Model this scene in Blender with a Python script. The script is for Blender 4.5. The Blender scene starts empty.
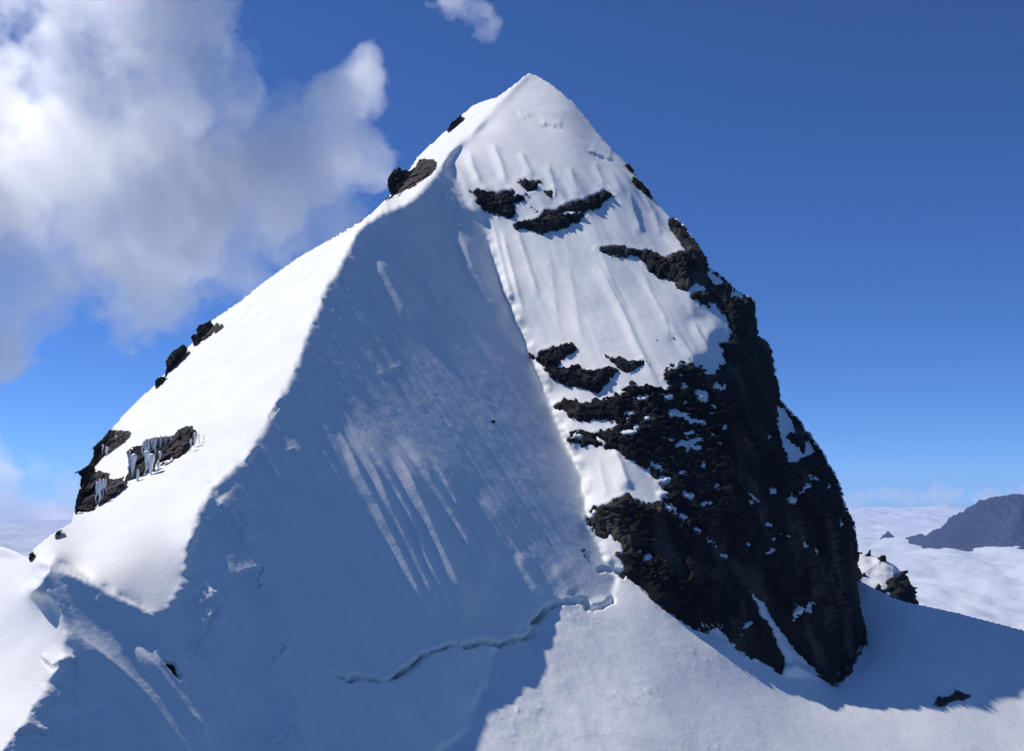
import bpy, math, random
import numpy as np
from mathutils import Vector

random.seed(7)
RNG = np.random.RandomState(11)
# ------------------------------------------------------------------ camera
W, H, F = 1024, 751, 1050.0
CX, CY, VH = 512.0, 375.5, 497.0
PITCH = math.atan((VH - CY) / F)
RIGHT = np.array([1.0, 0, 0])
FWD = np.array([0, math.cos(PITCH), math.sin(PITCH)])
UP = np.array([0, -math.sin(PITCH), math.cos(PITCH)])
SUN = np.array([-0.59, 0.24, 0.772]); SUN /= np.linalg.norm(SUN)

scene = bpy.context.scene
COL = scene.collection


def ray(u, v):
    u = np.asarray(u, float); v = np.asarray(v, float)
    return ((u - CX) / F)[..., None] * RIGHT - ((v - CY) / F)[..., None] * UP + FWD


def at(u, v, Y):
    """world point at forward distance Y seen at pixel (u, v)"""
    r = ray(u, v)
    return r * (Y / r[..., 1:2])


# ------------------------------------------------------------------ noise
_perm = RNG.permutation(256); _perm = np.concatenate([_perm, _perm, _perm])
_g = RNG.normal(size=(256, 3)); _g /= np.linalg.norm(_g, axis=1)[:, None]


def noise(p):
    p = np.asarray(p, float)
    i = np.floor(p).astype(int); f = p - i; i &= 255
    w = f * f * f * (f * (f * 6 - 15) + 10)
    out = 0
    for dx in (0, 1):
        for dy in (0, 1):
            for dz in (0, 1):
                h = _perm[_perm[_perm[i[..., 0] + dx] + ((i[..., 1] + dy) & 255)] + ((i[..., 2] + dz) & 255)] & 255
                d = f - np.array([dx, dy, dz])
                n = (_g[h] * d).sum(-1)
                wx = w[..., 0] if dx else 1 - w[..., 0]
                wy = w[..., 1] if dy else 1 - w[..., 1]
                wz = w[..., 2] if dz else 1 - w[..., 2]
                out = out + n * wx * wy * wz
    return out * 1.6


def fbm(p, octaves=4, gain=0.5, ridged=False):
    s = 0; a = 1.0; p = np.asarray(p, float).copy()
    for k in range(octaves):
        n = noise(p + 17.3 * k)
        if ridged: n = 1 - 2 * np.abs(n)
        s = s + a * n; a *= gain; p = p * 2.03
    return s


def crag(P, size, seed=0):
    """angular broken rock: every Voronoi cell is a tilted flat facet with its own offset"""
    q = np.asarray(P, float).reshape(-1, 3) / size + seed * 7.31
    i0 = np.floor(q).astype(int)
    bd = np.full(len(q), 1e9); bh = np.zeros(len(q))
    for dx in (-1, 0, 1):
        for dy in (-1, 0, 1):
            for dz in (-1, 0, 1):
                i = i0 + np.array([dx, dy, dz]); m = i & 255
                h = _perm[_perm[_perm[m[:, 0]] + m[:, 1]] + m[:, 2]] & 255
                c = i + .5 + .42 * _g[h]
                d = q - c; dd = (d * d).sum(-1)
                k = dd < bd
                bd = np.where(k, dd, bd)
                val = .55 * _g[(h + 57) & 255][:, 0] + (_g[(h + 91) & 255] * d).sum(-1)
                bh = np.where(k, val, bh)
    return bh.reshape(np.shape(P)[:-1])


def n2(u, v, sc, octv=3, seed=0.0):
    return fbm(np.stack([u / sc, v / sc, np.full(np.shape(u), seed)], -1), octv)


def sstep(a, b, x):
    t = np.clip((x - a) / (b - a), 0, 1); return t * t * (3 - 2 * t)


# ------------------------------------------------------------------ outlines
def sdf(poly, U, V, far=40.0):
    """signed distance in pixels, positive inside"""
    poly = np.asarray(poly, float)
    out = np.full(U.shape, -far)
    m = (U > poly[:, 0].min() - far) & (U < poly[:, 0].max() + far) & (V > poly[:, 1].min() - far) & (V < poly[:, 1].max() + far)
    if not m.any(): return out
    u = U[m]; v = V[m]
    d2 = np.full(u.shape, 1e12); ins = np.zeros(u.shape, bool)
    n = len(poly)
    for k in range(n):
        a = poly[k]; b = poly[(k + 1) % n]; e = b - a
        t = np.clip(((u - a[0]) * e[0] + (v - a[1]) * e[1]) / (e @ e + 1e-9), 0, 1)
        d2 = np.minimum(d2, (u - a[0] - t * e[0]) ** 2 + (v - a[1] - t * e[1]) ** 2)
        c = (a[1] > v) != (b[1] > v)
        if c.any():
            x = a[0] + (v - a[1]) * e[0] / (e[1] if abs(e[1]) > 1e-9 else 1e-9)
            ins ^= c & (u < x)
    d = np.sqrt(d2)
    out[m] = np.where(ins, d, -d)
    return out


def line_d(pts, U, V):
    """signed distance to an open line (positive to the left of travel in picture terms: up for left-to-right) and position along it"""
    pts = np.asarray(pts, float)
    best = np.full(U.shape, 1e9); sg = np.zeros(U.shape); tt = np.zeros(U.shape)
    L = 0.0
    tot = np.linalg.norm(np.diff(pts, axis=0), axis=1).sum()
    for a, b in zip(pts[:-1], pts[1:]):
        e = b - a; le = math.hypot(*e)
        t = np.clip(((U - a[0]) * e[0] + (V - a[1]) * e[1]) / (le * le), 0, 1)
        dx = U - a[0] - t * e[0]; dy = V - a[1] - t * e[1]
        d = np.hypot(dx, dy)
        s = -(e[0] * dy - e[1] * dx) / le
        k = d < best
        best = np.where(k, d, best); sg = np.where(k, s, sg); tt = np.where(k, (L + t * le) / tot, tt)
        L += le
    return best, np.where(sg >= 0, best, -best), tt


RIDGE_TOP = [(529, 73.5), (514, 90), (498, 104), (488, 116), (482, 125), (469, 135), (456, 149), (447, 162)]
RIDGE_MID = [(432, 177), (418, 191), (402, 203), (386, 210), (373, 216), (360, 223), (350, 240), (335, 270), (320, 295), (310, 325),
             (301, 350), (291, 375), (280, 401), (265, 426), (250, 461), (228, 473), (212, 483), (210, 496), (197, 521), (190, 561),
             (185, 586), (170, 611), (160, 616)]
RIDGE_LOW = [(145, 613), (115, 596), (80, 576), (48, 560)]
KNOLL = [(44, 572), (29, 589), (34, 594), (45, 592), (55, 606), (67, 629), (72, 654), (51, 682), (30, 713), (5, 751), (-40, 815), (-100, 900)]
FU = [(447, 162), (453, 180), (464, 205), (480, 218), (489, 238), (497, 270), (516, 318), (530, 350), (545, 385), (560, 425), (572, 450),
      (584, 480), (592, 530), (608, 560), (618, 580)]
SCHRUND = [(330, 672), (348, 675), (362, 676), (378, 678), (395, 677), (405, 668), (415, 659), (435, 648), (455, 643), (480, 642), (500, 642),
           (520, 637), (530, 633), (536, 618), (548, 605), (558, 600), (570, 602), (583, 600)]
SCHRUND2 = [(588, 608), (600, 606), (608, 599), (613, 594)]
SCHRUND3 = [(596, 570), (603, 567.5), (612, 570), (625, 574)]
SIL = [(-400, 556), (-200, 552), (-60, 545), (0, 547), (15, 552), (28, 558), (34, 549), (53, 535), (62, 529), (72, 523), (75, 510), (90, 478), (100, 455),
       (113, 428), (125, 414), (139, 400), (155, 386), (172, 366), (187, 349), (200, 335), (211, 322), (242, 300), (262, 284), (300, 257), (330, 240), (360, 222),
       (374, 212), (390, 196), (398, 184), (410, 170), (418, 157), (434, 142), (448, 129.5), (460, 117), (472, 106), (482, 102), (496, 98), (514, 85.5), (526, 75.5),
       (529.5, 73.8), (533, 75), (539, 77.6), (550, 84), (563, 94), (574, 104), (583.5, 115), (593, 127), (601, 137), (612, 150), (628, 165.5), (638, 178),
       (650, 193), (656, 203), (664, 212), (674, 222), (682, 229), (690, 240), (699, 253), (706, 267), (722, 279), (730, 288), (746, 297), (752, 304),
       (751, 312), (754, 324), (753, 337), (762, 343.5), (768, 351.5), (770, 366), (773, 377), (775, 388), (776, 400), (788, 412), (796, 422),
       (803, 434), (810, 440), (816, 450), (822, 461), (828, 471), (834, 481), (837, 490), (840, 505), (849, 523), (852, 534), (853, 545), (855, 556),
       (854, 566), (858, 576)]
BASIN_CREST = [(849.5, 576), (864, 584), (880, 592), (894, 599), (907, 603), (935, 609), (960, 614.5), (1024, 631), (1100, 652), (1300, 706)]
CLIFF_R = [(858, 577), (850, 578), (853, 591), (856, 607), (861, 624), (865, 639), (861, 658), (846, 672), (835, 681)]
CLIFF = [(676, 234), (683, 244), (684, 250), (674, 254), (664, 257), (651, 252), (642, 250), (632, 250), (626, 248), (624, 245), (610, 246.5), (597, 250), (612, 256),
         (636, 255.5), (640, 259), (648, 268), (658, 276), (674, 282), (687, 293), (700, 305), (708, 307), (712, 300), (721, 311), (729, 326), (731, 339),
         (719, 343), (722, 351), (726, 361), (719, 369), (714, 375), (706, 375), (702, 367), (692, 366), (682, 365), (668, 372), (664, 378),
         (672, 384), (663, 391), (654, 387), (631, 386), (620, 389), (622, 394), (612, 396), (601, 400), (593, 399), (593, 403), (577, 403), (575, 399),
         (564, 399), (555, 407), (564, 411), (574, 419), (587, 420), (606, 418), (612, 419), (620, 425), (615, 428), (588, 435), (582, 430),
         (567, 435), (572, 443), (583, 446), (591, 445), (613, 450), (627, 459), (647, 468), (660, 484), (664, 499), (655, 505), (642, 503), (629, 495),
         (616, 498), (610, 503), (594, 508), (587, 518), (591, 527), (596, 535), (607, 539), (606, 532), (624, 550), (626, 552), (616, 554), (624, 566),
         (625, 575), (640, 587), (656, 603), (672, 614), (688, 625), (704, 633), (716, 630), (725, 637), (736, 648), (749, 658), (771, 668), (781, 675),
         (784, 672), (784, 660), (777, 645), (770, 626), (760, 615), (753, 599), (752, 594), (763, 602), (774, 623), (787, 639), (800, 655), (809, 664),
         (822, 675)] + CLIFF_R[::-1] + SIL[::-1][0:34]
HOLES = [  # snow patches lying in the cliff: u, v, half width, half height, tilt
    (623, 393, 3.5, 2, 0), (642, 397.5, 8, 3, -12), (629.5, 413, 5, 2.5, -20), (646, 417.5, 4, 3, 10), (625.6, 418, 2, 1.5, 0), (636, 427, 3, 2, 0),
    (628, 432, 9, 3, -15), (668, 396, 5, 3.5, 10), (701, 396, 5, 7, -40), (684, 386, 3.5, 3, 0), (685.5, 403, 2.5, 1.5, 0), (676, 414, 12, 4, 15),
    (692, 421, 9, 3, 25), (689, 433, 6, 2.5, -20), (703, 423, 2, 2, 0), (684, 444, 8, 3.5, -10), (696, 447, 5, 3, 0), (689, 450, 3, 1.5, -30),
    (698, 440, 4, 1.5, -10), (716, 386, 3, 3, 0), (722, 388, 3.5, 1.8, -40), (768.7, 436, 1.4, 2.6, 30), (712.7, 407, 1.5, 2, 0), (671, 440, 2, 2, 0),
    (687.5, 495.5, 6, 2.6, 28), (706, 503, 5, 2.3, -25), (682, 472, 5, 1.5, -20), (667.5, 479.5, 3, 1.5, 0), (702.7, 465, 1.8, 3, 20), (716, 486, 1.6, 2, 0),
    (772, 491.6, 3, 3, 0), (754, 501, 6, 2.2, -30), (750, 496, 3, 1.2, 30), (791.5, 499.6, 4, 4.6, 10), (814, 477, 6, 2.4, 10), (807, 486, 6, 2.3, -48), (799, 492, 2.4, 1.4, -40),
    (768, 524, 3, 3, 30), (775, 539, 3.2, 1.8, -30), (788, 536, 3, 2, 20), (804, 545, 3.5, 2, 10), (770, 551.5, 6, 1.4, -33), (815.5, 551.5, 1, 3, 0),
    (839.5, 523.5, 1.6, 2.8, 0), (780, 532, 1.5, 1.5, 0), (748, 543.5, 2, 1.8, 0), (827.5, 486, 1.5, 2.4, 0), (798, 609, 3.5, 4.6, -10),
    (795, 616, 5.5, 2, -40), (808, 610, 3, 3.2, -30), (812, 603.5, 4, 1.6, -20), (747, 625, 5.5, 2, -30), (647.5, 557.5, 3.5, 4, 20), (638, 552, 2, 1, 0),
    (723.5, 556, 3, 2.5, 20), (710.7, 542, 6, 1.6, 38), (697, 530, 4, 1.6, 35), (681, 516, 9, 2.2, 42), (671, 508, 6, 3, 30), (594.5, 512, 3, 2.2, -20), (591, 517, 2, 2, 0),
    (578, 436, 4.5, 2.6, 0), (600, 441, 6, 1.2, 25), (656, 466, 8, 3, 32), (664, 480, 7, 3, 50), (663, 494, 5, 3, 50), (606, 399, 4, 1.5, 0)]
HOLE_POLYS = [
    [(777, 404), (788, 412), (795, 424), (797, 432), (790, 434), (787, 438), (793, 442), (800, 448), (806, 455), (803, 438), (809, 441), (815, 453),
     (811, 457), (804, 456), (800, 459), (797, 463), (787, 463), (786, 455), (782, 447), (781, 440), (778, 427)],
    [(688, 291), (696, 281), (701, 285), (707, 290), (690, 295)], [(707, 268), (725, 281), (722, 285), (715, 285), (708, 277)],
    [(729, 297), (731, 289), (747, 296), (742, 299)]]

# field outcrops: name key, polygon, protrusion (m), label
FIELD_ROCKS = [
    ([(466, 188), (472, 192), (479, 189), (488, 191), (498, 192), (511, 190), (515, 191), (512, 196), (526, 194), (524, 200), (514, 204), (515, 211),
      (511.5, 219.5), (498, 216), (485, 211.5), (480, 205), (474, 203), (478, 200)], 2.4, 'blocky dark rock on the summit snow face, just left of the long slanting band'),
    ([(517, 181.6), (523, 180), (525.6, 176), (529, 181), (540, 181), (537.6, 189), (532, 193), (524, 189.6)], 1.6, 'small dark rock sticking out of snow just above the two large summit rock bands'),
    ([(545, 191), (549, 192), (554, 190), (553, 195), (550, 197), (547, 194)], 1.0, 'tiny dark heart shaped rock in snow between the small and the long summit rocks'),
    ([(541.6, 216), (545, 211), (554, 210), (564, 206), (573.5, 201), (585, 200), (596, 194), (605.5, 190.4), (615, 195), (605.5, 203), (596, 209.6),
      (586, 213.4), (573, 213), (560, 213), (565, 215), (586, 215.3), (580, 221.5), (564, 228), (553, 232), (541.6, 235), (533.6, 232), (524, 227), (516, 229),
      (513, 224), (529, 220), (538, 219)], 3.2, 'long slanting dark rock band across the upper snow face with its blue shadow below'),
    ([(527.6, 355.6), (530, 354), (538, 358), (539, 352), (551.6, 347.6), (572, 343.5), (575.5, 347.6), (571, 351.6), (559.5, 359), (557, 365), (556, 368), (569, 368),
      (573, 366), (579, 365), (580, 369), (593, 371.5), (604, 369), (614, 367.6), (617, 370), (609, 379.5), (598, 392), (580, 386), (569, 385),
      (555, 380), (547, 373), (543, 366), (538, 361)], 2.6, 'hooked dark rock band beside the shadow edge, left of the middle snow face'),
    ([(606, 355.6), (614, 359), (620, 357), (631.5, 362), (644, 359.6), (646.7, 363), (636, 366), (628, 371.6), (620, 368), (616, 364)], 1.5,
     'thin ragged dark rock strip in snow right of the hooked rock band'),
]
SPECKS = [(520.5, 299.5, 5, 1.6, -8), (511, 293, 2, 1.2, 0), (657, 335, 2, 1, -10), (656, 341, 1.8, 1, 0), (675, 338, 1.6, 1, 0), (535.5, 211, 2, 1.2, 0),
          (531.5, 206.8, 1.2, .8, 0), (493, 422, 1.5, 1.5, 0), (690, 358.5, 1.5, 1.5, 0), (682, 363, 4, 1.6, -10), (672, 365, 2, 1.3, 0), (668, 369.5, 4, 1.6, 0),
          (682, 370, 5, 1.8, -15), (669, 377, 3, 1.3, 0), (632, 382.5, 3, 1, 0), (586, 197, 1.8, 1.6, 0), (668, 376.5, 2, 1, 0), (582.6, 550, 1.4, 1, 20), (585.6, 556.5, 1.6, .8, 10),
          (203, 719, 2.2, 3.4, -20), (205, 727, 2.6, 3, -20), (212, 735, 2, 2, 0), (199, 722, 1, 1, 0), (118, 637, 2.2, .7, -25)]


def ell(u, v, a, b, ang, n=10, jit=0.22, seed=0):
    r = random.Random(int(u * 7 + v * 13) + seed); c, s = math.cos(math.radians(ang)), math.sin(math.radians(ang))
    out = []
    for k in range(n):
        t = 2 * math.pi * k / n; q = 1 + r.uniform(-jit, jit)
        x, y = a * q * math.cos(t), b * q * math.sin(t)
        out.append((u + x * c - y * s, v + x * s + y * c))
    return out


WEDGE = [(154, 656), (158, 658), (162, 661), (170, 663), (172, 659), (173, 667), (179, 678), (176, 686), (168, 678), (161, 669), (157, 662)]
HOLLOW = [(935, 706), (938, 697), (950, 698), (955, 690), (960, 693), (970, 696), (963, 700), (953, 701), (943, 706)]

# ------------------------------------------------------------------ large shape: integrate designed face normals into a depth field
G0U, G0V, G1U, G1V = -324, 48, 1200, 912


def design(step, init=None):
    us = np.arange(G0U, G1U + 1, step, float); vs = np.arange(G0V, G1V + 1, step, float)
    U, V = np.meshgrid(us, vs)
    crest = RIDGE_TOP + RIDGE_MID + RIDGE_LOW
    # region polygons (generous beyond the silhouette)
    jz = (step < 6) * np.where((V > 545) & (U < 172) | (U > 440) & (V < 560), .7, 3.0)
    ju = U + jz * n2(U, V, 13, 3, 1.5); jv = V + jz * n2(U, V, 13, 3, 7.5)
    polyL = [(529, 20)] + crest + [(48, 560), (28, 558), (-300, 520), (-300, 20)]
    polyK = [(48, 560)] + KNOLL + [(-400, 950), (-400, 530), (28, 556)]
    polyF = RIDGE_MID + RIDGE_LOW + KNOLL + [(-100, 960), (440, 960), (440, 751), (467, 731), (484, 680), (492, 655)] + SCHRUND[10:] + [(600, 606), (613, 594)] + FU[::-1]
    polyU = RIDGE_TOP + FU + [(650, 600), (800, 500), (800, 250), (529, 20)]
    polyG = [(440, 960), (440, 751), (467, 731), (484, 680), (492, 655)] + SCHRUND[10:] + [(613, 594), (625, 575), (704, 633), (716, 628), (749, 656), (771, 666), (784, 674), (822, 676)] + \
            CLIFF_R[::-1] + [(848, 560), (1300, 600), (1300, 960)]
    R = np.full(U.shape, -1)
    d = {}
    for k, p in enumerate((polyU, polyL, polyK, polyF)):
        R[sdf(p, ju, jv, 5) > 0] = k
    sil = sdf(SIL + CLIFF_R + [(835, 900), (-400, 900)], U, V, 30)
    cl = sdf(CLIFF, U, V, 60)
    inC = (cl > 0) & ((U > 690) | (V > 505) | (U + 0.45 * (V - 380) > 668))
    R[inC] = 4
    g = sdf(polyG, ju, jv, 5) > 0
    g &= ~inC
    R[g] = 5
    # dilate region 4 to the right so that its values exist just outside the outline
    right = (R == 0) & (sdf(CLIFF, U, V, 60) > -14) & (U > 690)
    R[right] = 4
    B = (R == 5) & (U > 835) & (V < 682)
    valid = (R >= 0) & ((sil > -12) | (R == 5) | (R == 2))
    valid &= ~((R == 5) & (sdf(BASIN_CREST + [(1300, 400), (849, 400)], U, V, 40) > 10))
    ctrl = {
        0: [(466, 146, -.40, -.56, .72), (482, 130, -.32, -.58, .74), (461, 178, -.30, -.62, .72), (530, 120, -0.100, -0.614, 0.790), (590, 130, 0.350, -0.512, 0.740), (480, 170, -0.220, -0.707, 0.700), (556, 160, -0.030, -0.614, 0.790), (560, 190, -0.030, -0.670, 0.730), (610, 190, 0.030, -0.651, 0.740),
            (560, 300, -0.070, -0.632, 0.770), (505, 240, -0.220, -0.651, 0.740), (640, 320, -0.010, -0.605, 0.790), (665, 240, 0.050, -0.614, 0.780), (640, 190, 0.280, -0.558, 0.740),
            (705, 320, .22, -.56, .74), (720, 350, .30, -.58, .70), (700, 350, 0.130, -0.595, 0.780), (590, 470, -0.120, -0.614, 0.790), (615, 470, -0.070, -0.632, 0.770), (640, 480, 0.230, -0.605, 0.720), (540, 370, -0.120, -0.651, 0.750),
            (490, 210, -0.070, -0.632, 0.760), (620, 410, -0.020, -0.670, 0.720), (660, 235, 0.330, -0.539, 0.740), (635, 175, 0.430, -0.465, 0.720), (580, 240, -0.070, -0.651, 0.750)],
        1: [(250, 300, -.60, -.40, .68), (300, 330, -.5, -.48, .72), (100, 540, -.5, -.45, .74), (90, 440, -.64, -.40, .66), (460, 125, -.5, -.42, .75),
            (200, 400, -.55, -.42, .72), (200, 500, -.45, -.5, .74), (150, 590, -.3, -.55, .78), (240, 440, -.5, -.48, .73), (70, 560, -.4, -.55, .73)],
        2: [(30, 640, -.42, -.45, .78), (-50, 700, -.45, -.4, .79), (0, 570, -.40, -.40, .82), (55, 640, -.25, -.5, .82), (-120, 800, -.45, -.4, .79)],
        3: [(425, 630, .49, -.46, .75), (400, 570, .53, -.46, .72), (480, 455, .635, -.46, .605), (400, 290, 0.639, -0.460, 0.612), (300, 380, 0.604, -0.460, 0.657), (500, 380, .640, -.46, .605), (350, 460, 0.549, -0.460, 0.712), (250, 600, 0.599, -0.480, 0.642), (390, 500, 0.549, -0.460, 0.712), (430, 580, 0.529, -0.460, 0.732), (150, 700, 0.620, -0.500, 0.600),
            (60, 720, 0.580, -0.620, 0.520), (215, 545, 0.539, -0.620, 0.572), (420, 220, 0.669, -0.500, 0.552), (545, 500, .64, -.46, .605), (545, 585, 0.569, -0.460, 0.692), (350, 700, 0.575, -0.480, 0.660), (120, 620, 0.700, -0.560, 0.440), (90, 606, 0.720, -0.580, 0.380), (150, 655, 0.669, -0.540, 0.522), (455, 200, 0.589, -0.600, 0.552),
            (30, 800, 0.600, -0.600, 0.520)],
        4: [(740, 420, .70, -.70, .15), (760, 330, .80, -.58, .15), (725, 300, .6, -.6, .5), (700, 280, .5, -.7, .4), (830, 520, .72, -.68, .15), (640, 560, .55, -.78, .28), (700, 600, .5, -.82, .22), (800, 600, .62, -.76, .15),
            (850, 640, .78, -.60, .12), (640, 430, .2, -.78, .58), (690, 400, .3, -.78, .55), (690, 440, .35, -.8, .45), (660, 400, .15, -.76, .62), (590, 440, .1, -.75, .64), (795, 440, .5, -.7, .5), (600, 520, .5, -.75, .4),
            (760, 640, .6, -.75, .2), (740, 560, .62, -.74, .18), (845, 570, .76, -.62, .15)],
        5: [(600, 700, -.02, -.40, .92), (500, 740, .04, -.44, .90), (700, 720, .20, -.32, .92), (640, 620, .12, -.46, .88), (870, 640, -.12, -.34, .94), (950, 640, .08, -.33, .94),
            (1000, 700, .12, -.42, .90), (760, 735, .20, -.32, .92), (760, 640, .25, -.45, .85), (870, 740, .15, -.42, .9), (560, 625, .06, -.46, .88), (900, 690, .05, -.42, .91), (700, 660, .2, -.40, .9), (1100, 700, .1, -.4, .92)],
    }
    N = np.zeros(U.shape + (3,))
    for r, pts in ctrl.items():
        m = R == r
        acc = np.zeros((m.sum(), 3)); ws = np.zeros(m.sum())
        for (pu, pv, *n) in pts:
            n = np.array(n); n /= np.linalg.norm(n)
            w = 1 / ((U[m] - pu) ** 2 + (V[m] - pv) ** 2 + 60) ** 1.6
            acc += w[:, None] * n; ws += w
        N[m] = acc / ws[:, None]
    N /= np.linalg.norm(N, axis=-1)[..., None] + 1e-9
    rr = ray(U, V)
    nr = np.minimum((N * rr).sum(-1), -0.10)
    gu = (N @ RIGHT) / F / nr * step
    gv = -(N @ UP) / F / nr * step
    if step < 6:   # soften the fold between shaded and sunlit face so that it does not follow the grid
        soft = (U > 448) & (V < 560) & (R <= 3) & (R != 1)
        for _ in range(4):
            for g_ in (gu, gv):
                b = g_.copy()
                b[1:-1, 1:-1] = (g_[1:-1, 1:-1] * 2 + g_[:-2, 1:-1] + g_[2:, 1:-1] + g_[1:-1, :-2] + g_[1:-1, 2:]) / 6
                ok = soft.copy(); ok[1:-1, 1:-1] &= soft[:-2, 1:-1] & soft[2:, 1:-1] & soft[1:-1, :-2] & soft[1:-1, 2:]
                g_[ok] = b[ok]

    def solve(valid, cutB, x0, fixed, anchors):
        eh = valid[:, :-1] & valid[:, 1:]; ev = valid[:-1] & valid[1:]
        if cutB:
            eh &= ~(B[:, :-1] ^ B[:, 1:]) | ((R[:, :-1] == 5) & (R[:, 1:] == 5))
            ev &= ~(B[:-1] ^ B[1:]) | ((R[:-1] == 5) & (R[1:] == 5))
        wt = np.array([1.5, .25, .25, 5.0, 1.5, 2.5, 1.0])[R]
        wt = np.where((R <= 1) & (V < 190), 2.5, wt)
        eh = eh * np.sqrt(wt[:, :-1] * wt[:, 1:]); ev = ev * np.sqrt(wt[:-1] * wt[1:])
        gh = .5 * (gu[:, :-1] + gu[:, 1:]) * eh; gg = .5 * (gv[:-1] + gv[1:]) * ev
        aw = np.zeros(U.shape); at_ = np.zeros(U.shape)
        for (pu, pv, z, w) in anchors:
            g_ = w * .004 * (step / 3) ** 2 * np.exp(-((U - pu) ** 2 + (V - pv) ** 2) / (2 * 38.0 ** 2)) * valid
            g_[g_ < 1e-7] = 0
            at_ = (at_ * aw - math.log(z) * g_) / (aw + g_ + 1e-12); aw = aw + g_

        def A(x):
            dh = (x[:, 1:] - x[:, :-1]) * eh; dv = (x[1:] - x[:-1]) * ev
            y = aw * x
            y[:, 1:] += dh; y[:, :-1] -= dh; y[1:] += dv; y[:-1] -= dv
            return y * free
        free = (valid & ~fixed).astype(float)
        b = aw * at_
        b[:, 1:] += gh; b[:, :-1] -= gh; b[1:] += gg; b[:-1] -= gg
        x = x0.copy()
        r_ = b * free - A(x); p = r_.copy(); rs = (r_ * r_).sum()
        for it in range(900):
            Ap = A(p); al = rs / ((p * Ap).sum() + 1e-30)
            x += al * p; r_ -= al * Ap; rn = (r_ * r_).sum()
            if rn < 1e-12: break
            p = r_ + rn / rs * p; rs = rn
        return x
    x0 = np.full(U.shape, -math.log(450.0)) if init is None else init(U, V)
    zero = np.zeros(U.shape, bool)
    x = solve(valid, True, x0, zero, ANCH)
    # continue the basin behind the cliff
    ext = (U > 770) & (V > 560) & (V < 700) & (R == 4) & (sdf(BASIN_CREST + [(1300, 400), (700, 400), (700, 500)], U, V, 40) < 10)
    Rb = R.copy(); vB = (R == 5) & valid | ext
    m = ext
    nb = np.array([-.1, -.25, .96]); nb /= np.linalg.norm(nb)
    N[m] = nb
    nr = np.minimum((N * rr).sum(-1), -0.10)
    gu = (N @ RIGHT) / F / nr * step; gv = -(N @ UP) / F / nr * step
    xb = solve(vB, False, x.copy(), ~ext, [])
    return U, V, R, valid, x, xb, vB


ANCH = [(529, 110, 500.0, .5), (900, 700, 331.0, .7), (1030, 730, 350.0, .8), (1000, 640, 392.0, .3), (835, 540, 360., .4), (720, 690, 285., .3)]


class Field:
    def __init__(s, a, step, valid):
        # push values outward from the valid area so that lookups at its edge are clean
        a = a.copy(); m = valid.copy()
        for _ in range(12):
            acc = np.zeros(a.shape); c = np.zeros(a.shape)
            for dy, dx in ((0, 1), (0, -1), (1, 0), (-1, 0)):
                am = np.roll(np.where(m, a, 0), (dy, dx), (0, 1)); cm = np.roll(m, (dy, dx), (0, 1))
                acc += am; c += cm
            new = ~m & (c > 0)
            a[new] = acc[new] / c[new]; m = m | new
        s.a = a; s.step = step

    def __call__(s, U, V):
        x = np.clip((np.asarray(U, float) - G0U) / s.step, 1, s.a.shape[1] - 3); y = np.clip((np.asarray(V, float) - G0V) / s.step, 1, s.a.shape[0] - 3)
        i = np.floor(y).astype(int); j = np.floor(x).astype(int); fy = y - i; fx = x - j

        def wts(t):  # cubic B-spline (smooths slightly)
            return [(1 - t) ** 3 / 6, (3 * t ** 3 - 6 * t ** 2 + 4) / 6, (-3 * t ** 3 + 3 * t ** 2 + 3 * t + 1) / 6, t ** 3 / 6]
        wy = wts(fy); wx = wts(fx); out = 0
        for a in range(4):
            for b in range(4):
                out = out + s.a[i + a - 1, j + b - 1] * wy[a] * wx[b]
        return out


def build_fields():
    init = None
    for st in (12, 6, 3):
        U, V, R, valid, x, xb, vB = design(st, init)
        fld = Field(x, st, valid)
        init = fld
    return fld, Field(xb, st, vB), Field((R == 3).astype(float), st, valid), Field((R == 0).astype(float), st, valid), \
        Field((R == 1).astype(float), st, valid), Field((R == 5).astype(float), st, valid)


FA, FB, MF, MU, ML, MG = build_fields()


def depthA(u, v): return np.exp(-FA(u, v))
def depthB(u, v): return np.exp(-FB(u, v))


for q in [(529, 90), (450, 160), (360, 225), (300, 350), (210, 490), (160, 616), (60, 640), (10, 740), (400, 500), (590, 470), (600, 560), (500, 700), (300, 740),
          (700, 300), (750, 320), (770, 400), (850, 560), (860, 650), (700, 630), (835, 680), (900, 720), (90, 440), (250, 300)]:
    print('depth', q, round(float(depthA(*q)), 1))
print('basin', [round(float(depthB(*q)), 1) for q in [(850, 580), (900, 610), (1000, 630), (1000, 720), (840, 640)]])

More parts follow.
